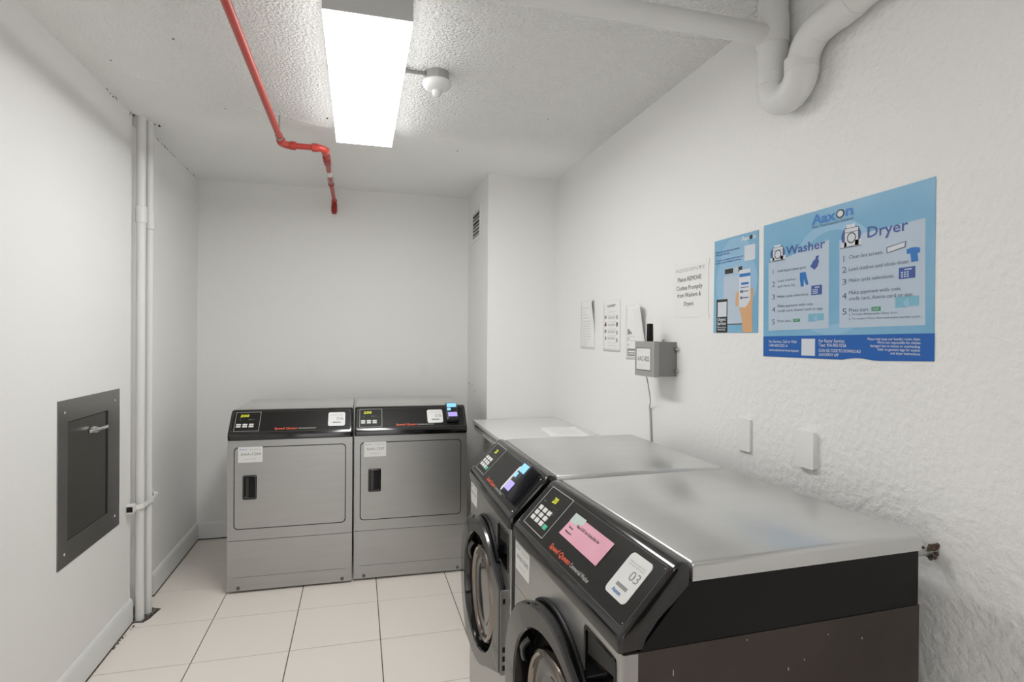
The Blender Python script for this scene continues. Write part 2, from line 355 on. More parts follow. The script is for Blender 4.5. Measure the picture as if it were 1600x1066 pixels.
# ================================================================== MACHINES
W, D = 0.66, 0.725
PROF = [(-0.006, 0.8435), (-0.008, 0.868), (-0.0055, 0.876), (0.0015, 0.8843), (0.1045, 0.9895), (0.1115, 0.9950), (0.1190, 0.9982), (0.130, 0.9987), (0.139, 0.9955), (0.1437, 0.987), (0.1448, 0.960), (0.1146, 0.929), (0.075, 0.892), (0.0463, 0.8614), (0.0376, 0.8436)]
SD = Vector((0, 0.093, 0.095)).normalized(); SO = Vector((0, 0.012, 0.895))
def off_prof(d):  # shrink profile towards its centre for rounded ends
    c = Vector((0.06, 0.92)); out = []
    for y, z in PROF:
        v = Vector((y, z)) - c; out.append(tuple(c + v * (1 - d / max(v.length, .01))))
    return out
def machine_base(name, label, group, loc, rz, washer, D=D):
    t = thing(name, label, 'washing machine' if washer else 'dryer', loc, rz, group)
    # console
    bm = bmesh.new(); rings = []
    for x, d in ((0.0, 0.010), (0.002, 0.004), (0.006, 0.001), (0.012, 0), (W - .012, 0), (W - .006, .001), (W - .002, .004), (W, .010)):
        rings.append([(x, y, z) for y, z in off_prof(d)])
    loft(bm, rings, True, True, True); obj('console', bm, 'black', t, smooth=True, angle=40)
    # rear black band under lid
    bm = bmesh.new(); ub = [(0.034, 0.8436), (0.112, 0.9275), (0.141, 0.9635), (D - .006, 0.9635), (D - .006, 0.8436)]
    loft(bm, [[(x, y, z) for y, z in ub] for x in (0.0025, W - 0.0025)], True, True, True); obj('upper_band', bm, 'mattblack', t)
    # lid with rounded front and rear, folded edges
    prof = [(0.1455, 0.962), (0.1455, 0.994), (0.149, 0.9975), (D - .010, 0.9985), (D - .002, 0.996), (D, 0.990), (D, 0.962)]
    bm = bmesh.new(); rings = []
    for x, dz in ((0.0, -0.010), (0.001, -0.005), (0.004, -0.0015), (0.010, 0), (W - .010, 0), (W - .004, -.0015), (W - .001, -.005), (W, -.010)):
        rings.append([(x, y, z + (dz if z > .97 else 0)) for y, z in prof])
    loft(bm, rings, True, True, True); obj('lid', bm, 'steel_lid', t, smooth=True, angle=50)
    # cabinet behind front panel
    box('cabinet', 0.0015, W - 0.0015, 0.031, D - 0.003, 0.012, 0.8425, 'brown' if washer else 'steel', t, bevel=0.0015)
    for x in (0.05, W - 0.05):
        for y in (0.06, D - 0.06):
            bm = bmesh.new(); lathe(bm, [(0.018, 0), (0.020, 0.002), (0.020, 0.008), (0.010, 0.010), (0.010, 0.013)], 14, c=(x, y, 0)); obj('foot', bm, 'mattblack', t)
    S = Plane(SO, (1, 0, 0), SD, t)
    return t, S
def overlay(S):
    S.rect('overlay_edge', 0.012, W - .012, -0.012, 0.131, 0.0008, 'dimline', -0.002, 0.010)
    S.rect('overlay', 0.0135, W - .0135, -0.0105, 0.1295, 0.0012, 'satin', -0.002, 0.009)
    bm = bmesh.new()
    for x, y in ((0.018, -0.004), (0.018, 0.124), (W - .018, -0.004), (W - .018, 0.124)):
        bmesh.ops.create_icosphere(bm, subdivisions=1, radius=0.0016, matrix=Matrix.Translation(S.P(x, y, 0.0014)))
    obj('screw', bm, 'chrome', S.p)['kind'] = 'stuff'
def badge(S, x, word, x2):
    # the maker's lettering on the console
    S.text('maker_lettering', [('Speed Queen', x, x + 0.121, 0.001, 0.0135)], 'red_print', 0.0018, bold=0.022, shear=0.12)
    S.text('model_lettering', [(word, x + 0.127, x2, 0.0015, 0.010)], 'white_print', 0.0018, bold=0.005)
def number_sticker(S, x0, x1, y0, y1, num, tall):
    st = S.rect('number_sticker', x0, x1, y0, y1, 0.0020, 'sticker', 0.0, 0.012)
    w_ = x1 - x0; hh = y1 - y0
    S.text('digits', [(num, x0 + w_ * .50, x0 + w_ * .90, y0 + hh * (.46 if tall else .42), hh * .22)], 'inkgrey', 0.0026, parent=st, bold=-0.004)
    S.rects('printed_bar', [(x0 + w_ * .26, x0 + w_ * .76, y0 + hh * .23, y0 + hh * (.31 if tall else .28))], 0.0024, 'ink' if not tall else 'inkgrey', 0.001, parent=st)
    S.text('small_print', [('download the app to pay for laundry', x0 + w_ * .14, x0 + w_ * .86, y0 + hh * .80, .003), ('or scan here to start the machine', x0 + w_ * .14, x0 + w_ * .86, y0 + hh * .74, .003)], 'inkgrey', 0.0026, parent=st)
    if tall:
        S.text('logo', [('Aaxon', x0 + w_ * .26, x0 + w_ * .66, y0 + hh * .09, .009)], 'posterlogo', 0.0026, parent=st, bold=.015)
    return st
def led(S, st, x0, x1, y, h): S.text('display_digits', [(st, x0, x1, y, h)], 'led', 0.0030, bold=0.012, shear=0.1)
def key_block(S, xs, ys, wx, wy, green=None):
    me = None
    for a, x in enumerate(xs):
        for b_, y in enumerate(ys):
            bm = bmesh.new(); q = Plane((0, 0, 0), S.e1, S.e2)
            q.poly_bm(bm, rrect(-wx / 2, wx / 2, -wy / 2, wy / 2, 0.0015, 2), 0, 0.0032)
            if me is None: o = obj('button', bm, 'key', S.p); me = o.data
            else: bm.free(); o = link('button', me, None, S.p)
            o.location = S.P(x, y, 0.0005)
    if green:
        o = S.rect('button', green[0] - wx / 2, green[0] + wx / 2, green[1] - wy / 2, green[1] + wy / 2, 0.0038, 'green', 0.0, 0.0015); o['label'] = 'green start key'
def id_label(P, x0, x1, z0, z1, code):
    st = P.rect('id_label', x0, x1, z0, z1, 0.0012, 'sticker', 0.0, 0.002)
    w_ = x1 - x0; h = z1 - z0
    P.text('code_text', [(code, x0 + w_ * .10, x0 + w_ * .92, z0 + h * .45, h * .17)], 'inkgrey', 0.0018, parent=st, bold=0.004)
    P.text('small_print', [('For service call', x0 + w_ * .50, x0 + w_ * .92, z0 + h * .80, h * .07), ('laundry service label', x0 + w_ * .28, x0 + w_ * .72, z0 + h * .20, h * .055)], 'inkgrey', 0.0018, parent=st)
    P.text('logo', [('Aaxon', x0 + w_ * .05, x0 + w_ * .36, z0 + h * .80, h * .09)], 'posterlogo', 0.0018, parent=st)
    return st
def card_reader(S, parent, full=True):
    """payment reader proud of the console"""
    bm = bmesh.new(); x0, x1, y0, y1 = 0.537, 0.607, 0.010, 0.138
    loft(bm, [[S.P(a, b, h) for a, b in rrect(x0 + d, x1 - d, y0 + d, y1 - d, 0.006, 3)] for h, d in ((-.002, 0), (0.032, 0), (0.037, .002), (0.039, .006))], True, True, True)
    rd = obj('card_reader', bm, 'reader', parent, smooth=True, angle=40); rd['label'] = 'black card reader with lit blue and purple panels'
    S.rect('screen', x0 + .006, x1 - .006, 0.100, 0.130, 0.0400, 'screen_blue', 0.036, 0.002, parent=rd)
    S.rect('label_patch', x0 + .006, x0 + .028, 0.076, 0.094, 0.0400, 'screen_blue', 0.036, 0.002, parent=rd)
    S.rect('keypad_light', x0 + .010, x1 - .006, 0.030, 0.062, 0.0400, 'screen_purple', 0.036, 0.002, parent=rd)
    S.rect('card_slot', x0 + .008, x1 - .008, 0.016, 0.020, 0.0395, 'void', 0.036, parent=rd)
    return rd

def dryer(label, loc, rz, num, code, x_st, reader):
    t, S = machine_base('dryer', label, 'front loading dryers by the back wall', loc, rz, False, 0.705)
    F = Plane((0, 0, 0), (1, 0, 0), (0, 0, 1), t)
    box('front_panel', 0.0, W, 0.0, 0.031, 0.2915, 0.8425, 'steel', t, bevel=0.004)
    box('toe_panel', 0.0, W, 0.001, 0.031, 0.012, 0.2885, 'steel', t, bevel=0.003)
    box('panel_gap', 0.002, W - .002, 0.004, 0.030, 0.287, 0.293, 'void', t)
    F.ring('door_seal', 0.0325, 0.6240, 0.3515, 0.8065, 0.013, 0.0012, 'void', -.002, 0.022)
    dr = F.rect('door', 0.0375, 0.6195, 0.3570, 0.8025, 0.0045, 'steel', -0.002, 0.020, bevel=0.0015)
    # pocket handle
    x0, x1, z0, z1 = 0.079, 0.151, 0.517, 0.651
    A = rrect(x0, x1, z0, z1, 0.008, 3); bm = bmesh.new()
    def ins(d): return rrect(x0 + d, x1 - d, z0 + d, z1 - d, 0.006, 3)
    loft(bm, [[F.P(a, b, h) for a, b in rg] for rg, h in ((A, 0.003), (A, 0.009), (ins(.004), 0.011), (ins(.010), 0.0108), (ins(.014), 0.0052))], True, True, True)
    h_ = obj('handle', bm, 'black', dr, smooth=True)
    F.rect('handle_pocket', x0 + .030, x1 - .012, z0 + .014, z1 - .014, 0.0058, 'void', 0.004, 0.004, parent=dr)
    bm = bmesh.new()
    for x in (0.057, 0.607): lathe(bm, [(0.010, 0.0), (0.010, -0.003), (0.0, -0.005)], 12, 'Y', (x, 0.001, 0.028))
    obj('toe_clip', bm, 'dimline', t)['kind'] = 'stuff'
    F.rects('toe_crease', [(0.03, W - .03, 0.086, 0.0872)], 0.0003, 'dimline', -0.002)
    id_label(F, 0.055, 0.180, 0.722, 0.808, code).location = (0, -0.0042, 0)
    overlay(S)
    S.ring('control_border', 0.027, 0.157, -0.005, 0.127, 0.0022, 0.0022, 'greyline', 0)
    led(S, '200', 0.050, 0.096, 0.092, 0.017)
    S.text('indicator_marks', [('o', 0.050, 0.056, 0.070, .008), ('::', 0.095, 0.112, 0.070, .008), ('o  o', 0.100, 0.125, 0.072, .006)], 'greyline', 0.0026)
    key_block(S, [0.048, 0.081, 0.114], [0.026, 0.040], 0.024, 0.0095)
    badge(S, 0.237, 'Commercial Dryer', 0.461)
    number_sticker(S, x_st, x_st + .094, 0.014, 0.112, num, False)
    if reader: card_reader(S, t)
    return t
dryer('stainless dryer numbered 06, left of the pair at the back wall', (-0.6892, 3.4284, 0), math.radians(-0.43), '06', 'AAA-1284', 0.523, False)
dryer('stainless dryer numbered 05 with a card reader on its console, right of the pair', (-0.0185, 3.4367, 0), math.radians(-1.0), '05', 'AAA-1237', 0.424, True)

def washer(label, loc, rz, code, num, reader):
    t, S = machine_base('washing_machine', label, 'front loading washers along the right wall', loc, rz, True)
    F = Plane((0, 0, 0), (1, 0, 0), (0, 0, 1), t)
    # upper front panel with a hole for the dispenser
    hx0, hx1, hz0, hz1 = 0.492, 0.634, 0.700, 0.822
    bm = bmesh.new(); outer = [(0, .012), (W, .012), (W, .8425), (0, .8425)]; hole = [(hx0, hz0), (hx1, hz0), (hx1, hz1), (hx0, hz1)]
    loft(bm, [[(x, .031, z) for x, z in outer], [(x, 0.003, z) for x, z in outer], [(min(max(x, .004), W - .004), 0, z) for x, z in outer], [(x, 0, z) for x, z in hole], [(x, .028, z) for x, z in hole]], True)
    fp = obj('front_panel', bm, 'steel', t, smooth=True, angle=30)
    F.rects('panel_seam', [(0.004, 0.245, 0.7035, 0.7050)], 0.0003, 'dimline', -0.002)
    # dispenser: bezel, pocket, pull
    bm = bmesh.new()
    R_ = lambda d, r_: rrect(hx0 - d, hx1 + d, hz0 - d, hz1 + d, r_, 5)
    loft(bm, [[F.P(a, b, h) for a, b in rg] for rg, h in ((R_(.001, .012), -.001), (R_(.001, .012), .002), (R_(-.003, .010), .0035), (R_(-.006, .009), .001), (R_(-.006, .009), -.026))], True, False, True)
    dp = obj('dispenser', bm, 'black', t, smooth=True)
    F.poly('pull', [(hx1 - .010, hz1 - .010), (hx0 + .010, hz1 - .010), (hx0 + .010, hz1 - .058), (hx1 - .010, hz1 - .040)], -0.003, 'satin', -0.022, parent=dp, bevel=.002)
    # door: round on the left, squared off on the hinge side
    cx, cz, R1 = 0.33, 0.533, 0.250; ex, ez0, ez1 = 0.613, 0.385, 0.640; N_ = 96
    hull = [(cx + R1 * math.cos(a), cz + R1 * math.sin(a)) for a in [math.radians(62 + (298 - 62) * k / 70) for k in range(71)]] + [(ex - .004, ez0 - .004), (ex, ez0), (ex, ez1), (ex - .004, ez1 + .004)]
    # resample by angle round the hole centre
    hc = (0.362, 0.540)
    def at_angle(a):
        dx, dz = math.cos(a), math.sin(a); best = None
        for (x1, z1), (x2, z2) in zip(hull, hull[1:] + hull[:1]):
            den = dx * (z2 - z1) - dz * (x2 - x1)
            if abs(den) < 1e-9: continue
            s_ = ((x1 - hc[0]) * (z2 - z1) - (z1 - hc[1]) * (x2 - x1)) / den; q = ((x1 - hc[0]) * dz - (z1 - hc[1]) * dx) / den
            if s_ > 0 and -1e-6 <= q <= 1 + 1e-6: best = max(best or 0, s_)
        return best
    angs = sorted([2 * math.pi * k / N_ for k in range(N_)] + [math.atan2(z - hc[1], x - hc[0]) % (2 * math.pi) for x, z in hull[-4:]])
    rad = [at_angle(a) for a in angs]
    def yf(x): return -0.054 + 0.030 * max(0, min(1, (x - 0.20) / 0.40))
    def ringp(fun, yy):
        out = []
        for a, q in zip(angs, rad):
            rr = fun(q); x, z = hc[0] + rr * math.cos(a), hc[1] + rr * math.sin(a); out.append((x, yy(x), z))
        return out
    bm = bmesh.new()
    loft(bm, [ringp(lambda q: q - .012, lambda x: 0.0), ringp(lambda q: q - .004, lambda x: yf(x) * .45), ringp(lambda q: q, lambda x: yf(x) + .012), ringp(lambda q: q - .002, lambda x: yf(x) + .004), ringp(lambda q: q - .007, lambda x: yf(x)),
              ringp(lambda q: .196, lambda x: yf(x) - .001), ringp(lambda q: .192, lambda x: yf(x) + .004), ringp(lambda q: .188, lambda x: min(-.002, yf(x) + .044))], True)
    dr = obj('door', bm, 'doorblack', t, smooth=True, angle=28)
    c0 = (hc[0], 0, hc[1]); c1 = (hc[0] + 0.014, 0, hc[1] - 0.003)
    bm = bmesh.new(); lathe(bm, [(0.0, -0.003), (0.189, -0.003)], 64, 'Y', c0); obj('door_recess', bm, 'void', dr)
    bm = bmesh.new(); lathe(bm, [(0.163, -0.0035), (0.161, -0.022), (0.156, -0.032), (0.149, -0.035), (0.142, -0.031), (0.139, -0.022)], 72, 'Y', c1)
    for f_ in [f_ for f_ in bm.faces if len(f_.verts) > 4]: bm.faces.remove(f_)
    obj('glass_ring', bm, 'ringbrown', dr, smooth=True)
    bm = bmesh.new(); lathe(bm, [(0.141, -0.022), (0.132, -0.027), (0.104, -0.024), (0.070, -0.012), (0.030, -0.006), (0.0, -0.005)], 72, 'Y', c1); obj('door_glass', bm, 'glass', dr, smooth=True, angle=80)
    # grip inside the recess at the upper left
    pts = [(hc[0] + .180 * math.cos(a), -0.030 - .010 * math.sin((a - 2.35) / .5 * math.pi), hc[1] + .180 * math.sin(a)) for a in [2.35 + .5 * k / 8 for k in range(9)]]
    tube('handle', pts, 0.009, 'black', dr, 10)
    # hinge side strip
    hg = box('hinge', ex - .002, ex + .006, -0.020, 0.0005, ez0 - .002, ez1 + .002, 'galv', dr, bevel=0.001)
    for z in (ez0 + .020, ez0 + .048, ez0 + .076, ez1 - .03): box('hinge_slot', ex + .0055, ex + .0068, -0.014, -0.006, z - .008, z + .008, 'void', hg)
    # door gasket lip on top
    pts = [(cx + (R1 - .006) * math.cos(a), -0.004, cz + (R1 - .004) * math.sin(a)) for a in [math.radians(40 + 80 * k / 20) for k in range(21)]]
    tube('door_gasket', pts, 0.006, 'mattblack', t, 8)
    id_label(F, 0.012, 0.134, 0.755, 0.834, code)
    overlay(S)
    S.ring('control_border', 0.041, 0.193, 0.002, 0.132, 0.0022, 0.0022, 'greyline', 0)
    led(S, '200', 0.102, 0.128, 0.093, 0.018)
    S.text('indicator_marks', [(': : :', 0.120, 0.155, 0.082, .006), ('. : :', 0.125, 0.158, 0.072, .006), (': . :', 0.125, 0.158, 0.064, .006), ('start', 0.055, 0.075, 0.084, .004)], 'greyline', 0.0026)
    key_block(S, [0.072, 0.104, 0.136], [0.064, 0.047, 0.030], 0.022, 0.0135, None)
    S.rect('button', 0.156, 0.177, 0.022, 0.036, 0.0038, 'green', 0.0, 0.0015)['label'] = 'green start key'
    badge(S, 0.250, 'Commercial Washer', 0.476)
    if reader:
        number_sticker(S, 0.425, 0.522, 0.014, 0.118, num, False); card_reader(S, t)
    else:
        number_sticker(S, 0.531, 0.614, 0.019, 0.116, num, True)
    return t, S
w1, S1 = washer('nearest stainless washer, console numbered 03 with a pink notice, brown reflection coloured onto its side', (0.445, 1.608, 0), math.radians(-88.0), 'AAA-1205', '03', False)
w2, S2 = washer('second stainless washer with a card reader on its console, beside the folding shelf', (0.451, 2.317, 0), math.radians(-90.4), 'AAA-1206', '04', True)
# scratches on near side of the first washer
bm = bmesh.new()
for y, z, l in ((0.105, 0.800, .011), (0.27, 0.833, .002), (0.47, 0.815, .002), (0.37, 0.762, .006), (0.56, 0.795, .004), (0.41, 0.772, .002)):
    bx(bm, W - .0016, W - .0005, y, y + .0012, z - l, z)
_o = obj('scratch', bm, 'greyline', w1); _o['kind'] = 'stuff'
# pink notice taped to the console of washer 03
PN = Plane(w1.matrix_basis @ SO, w1.matrix_basis.to_3x3() @ Vector((1, 0, 0)), w1.matrix_basis.to_3x3() @ SD)
pk = PN.poly('pink_notice', [(0.463, 0.104), (0.249, 0.106), (0.243, 0.043), (0.460, 0.041)], 0.0028, 'pink', 0.0022)
tag(pk, 'pink paper notice taped to the console of the nearest washer', 'notice')
PN.poly('tape', [(0.310, 0.109), (0.247, 0.109), (0.246, 0.084), (0.272, 0.082), (0.312, 0.092)], 0.0031, 'palegreen', 0.0028, parent=pk)
PN.text('lettering', [('Please LOOK Your Clothes After Use', 0.293, 0.415, 0.081, 0.0075), ('Thank you', 0.262, 0.288, 0.069, .0055), ('Management', 0.262, 0.298, 0.056, .0055)], 'ink', 0.0035, parent=pk, bold=.015)

# ================================================================== FOLDING SHELF
t = thing('folding_table', 'white laminate folding table in the corner behind the second washer', 'table', (0.73, 3.70, 0))
box('table_top', 0, XR - .73 - .001, -1.33, -0.001, 0.862, 0.880, 'laminate', t, bevel=0.002)
box('apron', 0.012, 0.030, -1.32, -0.002, 0.815, 0.861, 'apron', t, bevel=0.001)
box('end_panel', 0.060, 0.086, -0.26, -0.10, 0.0, 0.861, 'apron', t, bevel=0.002)
box('leg', 0.035, 0.075, -1.30, -1.26, 0.0, 0.861, 'apron', t, bevel=0.002)
box('stretcher', 0.086, XR - .73 - .001, -0.20, -0.18, 0.45, 0.861, 'apron', t, bevel=0.001)
TP = Plane((1.02, 3.30, 0.8802), (1, 0, 0), (0, 1, 0))
np_ = tag(TP.poly('paper_sheet', [(0.26, -0.02), (0.04, 0.0), (0.0, -0.33), (0.22, -0.36)], 0.0008, 'paper', 0.0003), 'white printed sheet lying on the folding table by the wall', 'paper')
TP.rects('printed_lines', [(0.05 + .02 * (k % 2), 0.20, -0.05 - .03 * k, -0.045 - .03 * k) for k in range(9)], 0.0011, 'inkpale', 0.0007, parent=np_)

# ================================================================== POSTERS AND PAPERS (on the right wall, x runs towards the viewer)
def wall_plane(y0, parent=None): return Plane((XR - 0.0005, y0, 0), (0, -1, 0), (0, 0, 1), parent)
def circ(cx, cz, r_, x0, x1, z0, z1, n=60):
    pts = []
    for k in range(n):
        a = 2 * math.pi * k / n; pts.append((min(max(cx + r_ * math.cos(a), x0), x1), min(max(cz + r_ * math.sin(a), z0), z1)))
    out = []
    for p in pts:
        if not out or (abs(p[0] - out[-1][0]) + abs(p[1] - out[-1][1])) > 1e-5: out.append(p)
    return out
def gloss_machine(P, pr, x0, x1, z0, z1):
    """little drawn front loader"""
    w_, h = x1 - x0, z1 - z0; cx = (x0 + x1) / 2
    P.poly('drawn_oval', [(cx + w_ * .46 * math.cos(a), z0 + h * .46 + h * .46 * math.sin(a)) for a in [2 * math.pi * k / 28 for k in range(28)]], .0019, 'navy', .0012, parent=pr)
    P.rects('drawn_machine', [(x0 + w_ * .20, x1 - w_ * .14, z0 + .002, z0 + h * .80), (x0 + w_ * .05, x0 + w_ * .3, z0, z0 + h * .22), (x1 - w_ * .3, x1, z0, z0 + h * .26), (x0 + w_ * .28, x1 - w_ * .3, z0 + h * .80, z0 + h * .96)], .0022, 'panelwhite', .0012, parent=pr)
    bm = bmesh.new(); rr = w_ * .21
    for k in range(24):
        a, b = 2 * math.pi * k / 24, 2 * math.pi * (k + 1) / 24; c_ = (cx + w_ * .03, z0 + h * .38)
        P.poly_bm(bm, [(c_[0] + rr * math.cos(a), c_[1] + rr * math.sin(a)), (c_[0] + rr * math.cos(b), c_[1] + rr * math.sin(b)), (c_[0] + rr * .82 * math.cos(b), c_[1] + rr * .82 * math.sin(b)), (c_[0] + rr * .82 * math.cos(a), c_[1] + rr * .82 * math.sin(a))], .0020, .0025)
    for q in ((x0, x1, z0 - .0008, z0 + .0008), (x0 + w_ * .20, x1 - w_ * .14, z0 + h * .62, z0 + h * .64), (x0 + w_ * .20, x1 - w_ * .14, z0 + h * .79, z0 + h * .81), (x0 + w_ * .19, x0 + w_ * .21, z0, z0 + h * .8), (x1 - w_ * .15, x1 - w_ * .13, z0, z0 + h * .8)):
        P.poly_bm(bm, [(q[1], q[3]), (q[0], q[3]), (q[0], q[2]), (q[1], q[2])], .0020, .0025)
    obj('drawn_outline', bm, 'ink', pr)['kind'] = 'stuff'
def cards(P, pr, x0, x1, z0, z1):
    P.rects('drawn_cards', [(x0, x0 + (x1 - x0) * .5, z0, z1), (x0 + (x1 - x0) * .55, x1, z0 + .003, z1)], .0022, 'cyanprint', .0012, parent=pr)
    P.poly('drawn_coin', [((x0 + x1) / 2 + .008 * math.cos(a), (z0 + z1) / 2 - .003 + .008 * math.sin(a)) for a in [2 * math.pi * k / 14 for k in range(14)]], .0024, 'postercircle', .0012, parent=pr)
def calc(P, pr, x0, x1, z0, z1):
    P.rect('drawn_keypad', x0, x1, z0, z1, .0022, 'navy', .0012, parent=pr)
    w_, h = x1 - x0, z1 - z0; L_ = [(x0 + w_ * .35, x0 + w_ * .8, z0 + h * .74, z0 + h * .86)]
    for a in range(3):
        for b in range(3): L_.append((x0 + w_ * (.14 + .18 * a), x0 + w_ * (.26 + .18 * a), z0 + h * (.12 + .19 * b), z0 + h * (.24 + .19 * b)))
    P.rects('drawn_keys', L_, .0026, 'posterpanel', .002, parent=pr)
P = wall_plane(1.634)
po = P.poly('poster', [(0.594, 1.4385), (0.594, 1.806), (0.006, 1.8), (0.009, 1.4315)], 0.0012, 'posterblue', 0.0)
tag(po, 'large blue poster of washer and dryer instructions, on the right wall', 'poster')
pts = [(0.595, 1.4385), (0.009, 1.4315), (0.010, 1.3655), (0.33, 1.3665)] + [(0.33 + .012 * k, 1.3665 + .006 * math.sin(math.pi * k / 9)) for k in range(1, 9)] + [(0.45, 1.368), (0.595, 1.3725)]
P.poly('footer_band', pts, 0.0014, 'posterdark', 0.0, parent=po)
P.poly('pale_circle', circ(0.29, 1.60, 0.165, 0.01, 0.594, 1.436, 1.75), 0.0013, 'postercircle', 0.0008, parent=po)
P.poly('inner_circle', circ(0.29, 1.60, 0.135, 0.01, 0.594, 1.436, 1.75), 0.00135, 'posterblue', 0.0008, parent=po)
P.poly('white_panel', [(0.283, 1.455), (0.281, 1.709), (0.262, 1.7065), (0.105, 1.679), (0.031, 1.673), (0.034, 1.450)], 0.0016, 'posterpanel', 0.0008, parent=po)
P.poly('white_panel', [(0.573, 1.458), (0.570, 1.714), (0.545, 1.713), (0.395, 1.707), (0.318, 1.700), (0.321, 1.455)], 0.0016, 'posterpanel', 0.0008, parent=po)
P.text('logo', [('Aax', 0.216, 0.305, 1.763, .028), ('n', 0.338, 0.364, 1.7655, .0275)], 'posterlogo', .0020, parent=po, bold=.028)
P.poly('logo_ring', [(0.320 + .0145 * math.cos(a), 1.7755 + .0125 * math.sin(a)) for a in [2 * math.pi * k / 24 for k in range(24)]], .0018, 'ink', .0010, parent=po)
P.poly('logo_disc', [(0.320 + .0100 * math.cos(a), 1.7755 + .0088 * math.sin(a)) for a in [2 * math.pi * k / 24 for k in range(24)]], .0022, 'panelwhite', .0010, parent=po)
P.text('tagline', [('Your Total Laundry Solution', 0.216, 0.364, 1.7515, .0085)], 'textblue', .0020, parent=po, bold=.002, shear=.15)
P.text('heading', [('Washer', 0.110, 0.268, 1.689, .026), ('Dryer', 0.410, 0.527, 1.693, .0285)], 'navy', .0022, parent=po, bold=.012)
P.text('steps', [('1', 0.052, None, 1.633, .017), ('2', 0.049, 0.063, 1.592, .018), ('3', 0.050, 0.063, 1.551, .017), ('4', 0.050, 0.065, 1.510, .017), ('5', 0.051, 0.064, 1.470, .017),
                 ('1', 0.333, None, 1.638, .018), ('2', 0.329, 0.344, 1.608, .017), ('3', 0.330, 0.344, 1.575, .016), ('4', 0.330, 0.345, 1.535, .017), ('5', 0.331, 0.346, 1.492, .017)], 'textblue', .0022, parent=po)
P.text('instructions', [('Add liquid detergent.', 0.074, 0.198, 1.637, .0085), ('Load clothes', 0.075, 0.153, 1.6055, .0085), ('and close lid.', 0.075, 0.151, 1.588, .0085), ('Make cycle selections.', 0.075, 0.207, 1.555, .0085),
                        ('Make payment with coin,', 0.076, 0.226, 1.5245, .0085), ('credit card, Aaxon card or app.', 0.076, 0.262, 1.5095, .0085), ('Press start.', 0.076, 0.138, 1.477, .0085),
                        ('Clean lint screen.', 0.352, 0.458, 1.644, .010), ('Load clothes and close door.', 0.352, 0.531, 1.611, .010), ('Make cycle selections.', 0.353, 0.490, 1.580, .010),
                        ('Make payment with coin,', 0.353, 0.510, 1.5465, .010), ('credit card, Aaxon card or app.', 0.353, 0.543, 1.530, .010), ('Press start.', 0.354, 0.418, 1.4985, .010),
                        ('a. To stop drying cycle: Open door.', 0.354, 0.503, 1.489, .0055), ('b. To restart: Close door and select laundry cycle.', 0.354, 0.562, 1.477, .0055)], 'textblue', .0022, parent=po)
P.rects('start_button', [(0.144, 0.172, 1.4765, 1.4855), (0.425, 0.452, 1.4975, 1.5085)], .0022, 'greenprint', .0012, parent=po)
P.text('button_text', [('START', 0.148, 0.168, 1.479, .0045), ('START', 0.429, 0.448, 1.500, .0055)], 'panelwhite', .0025, parent=po)
gloss_machine(P, po, 0.037, 0.108, 1.675, 1.729); gloss_machine(P, po, 0.322, 0.392, 1.677, 1.742)
P.poly('drawn_bottle', [(0.240, 1.638), (0.245, 1.652), (0.241, 1.660), (0.245, 1.669), (0.234, 1.669), (0.232, 1.660), (0.224, 1.656), (0.212, 1.640), (0.228, 1.629)], .0022, 'navy', .0012, parent=po)
P.poly('drawn_trousers', [(0.205, 1.588), (0.193, 1.626), (0.170, 1.626), (0.171, 1.606), (0.175, 1.583), (0.186, 1.583), (0.186, 1.607), (0.196, 1.586)], .0022, 'posterlogo', .0012, parent=po)
calc(P, po, 0.217, 0.257, 1.554, 1.582); calc(P, po, 0.503, 0.546, 1.574, 1.602)
cards(P, po, 0.206, 0.264, 1.476, 1.499); cards(P, po, 0.494, 0.556, 1.503, 1.530)
P.poly('drawn_screen', [(0.520, 1.651), (0.522, 1.667), (0.467, 1.659), (0.468, 1.643)], .0021, 'textblue', .0012, parent=po)
P.poly('drawn_screen', [(0.517, 1.6535), (0.519, 1.6645), (0.470, 1.657), (0.471, 1.6455)], .0024, 'panelwhite', .0012, parent=po)
P.poly('drawn_shirt', [(0.554, 1.613), (0.551, 1.632), (0.558, 1.634), (0.557, 1.645), (0.546, 1.648), (0.534, 1.648), (0.523, 1.645), (0.524, 1.634), (0.533, 1.634), (0.536, 1.613)], .0022, 'posterlogo', .0012, parent=po)
P.rect('blank_patch', 0.180, 0.233, 1.3735, 1.4245, .0019, 'panelwhite', .0012, parent=po)
P.text('footer_text', [('For Service, Call or Visit:', 0.037, 0.161, 1.411, .0085), ('1-800-600-2222 or', 0.037, 0.123, 1.3985, .0085), ('www.aaxonservicerequest', 0.037, 0.169, 1.384, .0080),
                       ('For Faster Service:', 0.248, 0.340, 1.414, .0095), ('Text: 954-905-9256', 0.248, 0.345, 1.4015, .0095), ('SCAN QR CODE TO DOWNLOAD', 0.248, 0.393, 1.3865, .0085), ('AAXONPAY APP', 0.248, 0.320, 1.3745, .0085),
                       ('Please help keep our laundry room clean.', 0.414, 0.562, 1.4215, .0065), ("We're not responsible for clothes", 0.443, 0.562, 1.4125, .0065), ('damaged due to misuse or overloading.', 0.422, 0.562, 1.4035, .0065), ('Refer to garment tags for washer', 0.445, 0.562, 1.3945, .0065), ('and dryer instructions.', 0.482, 0.562, 1.3855, .0065)], 'panelwhite', .0020, parent=po, bold=.012)
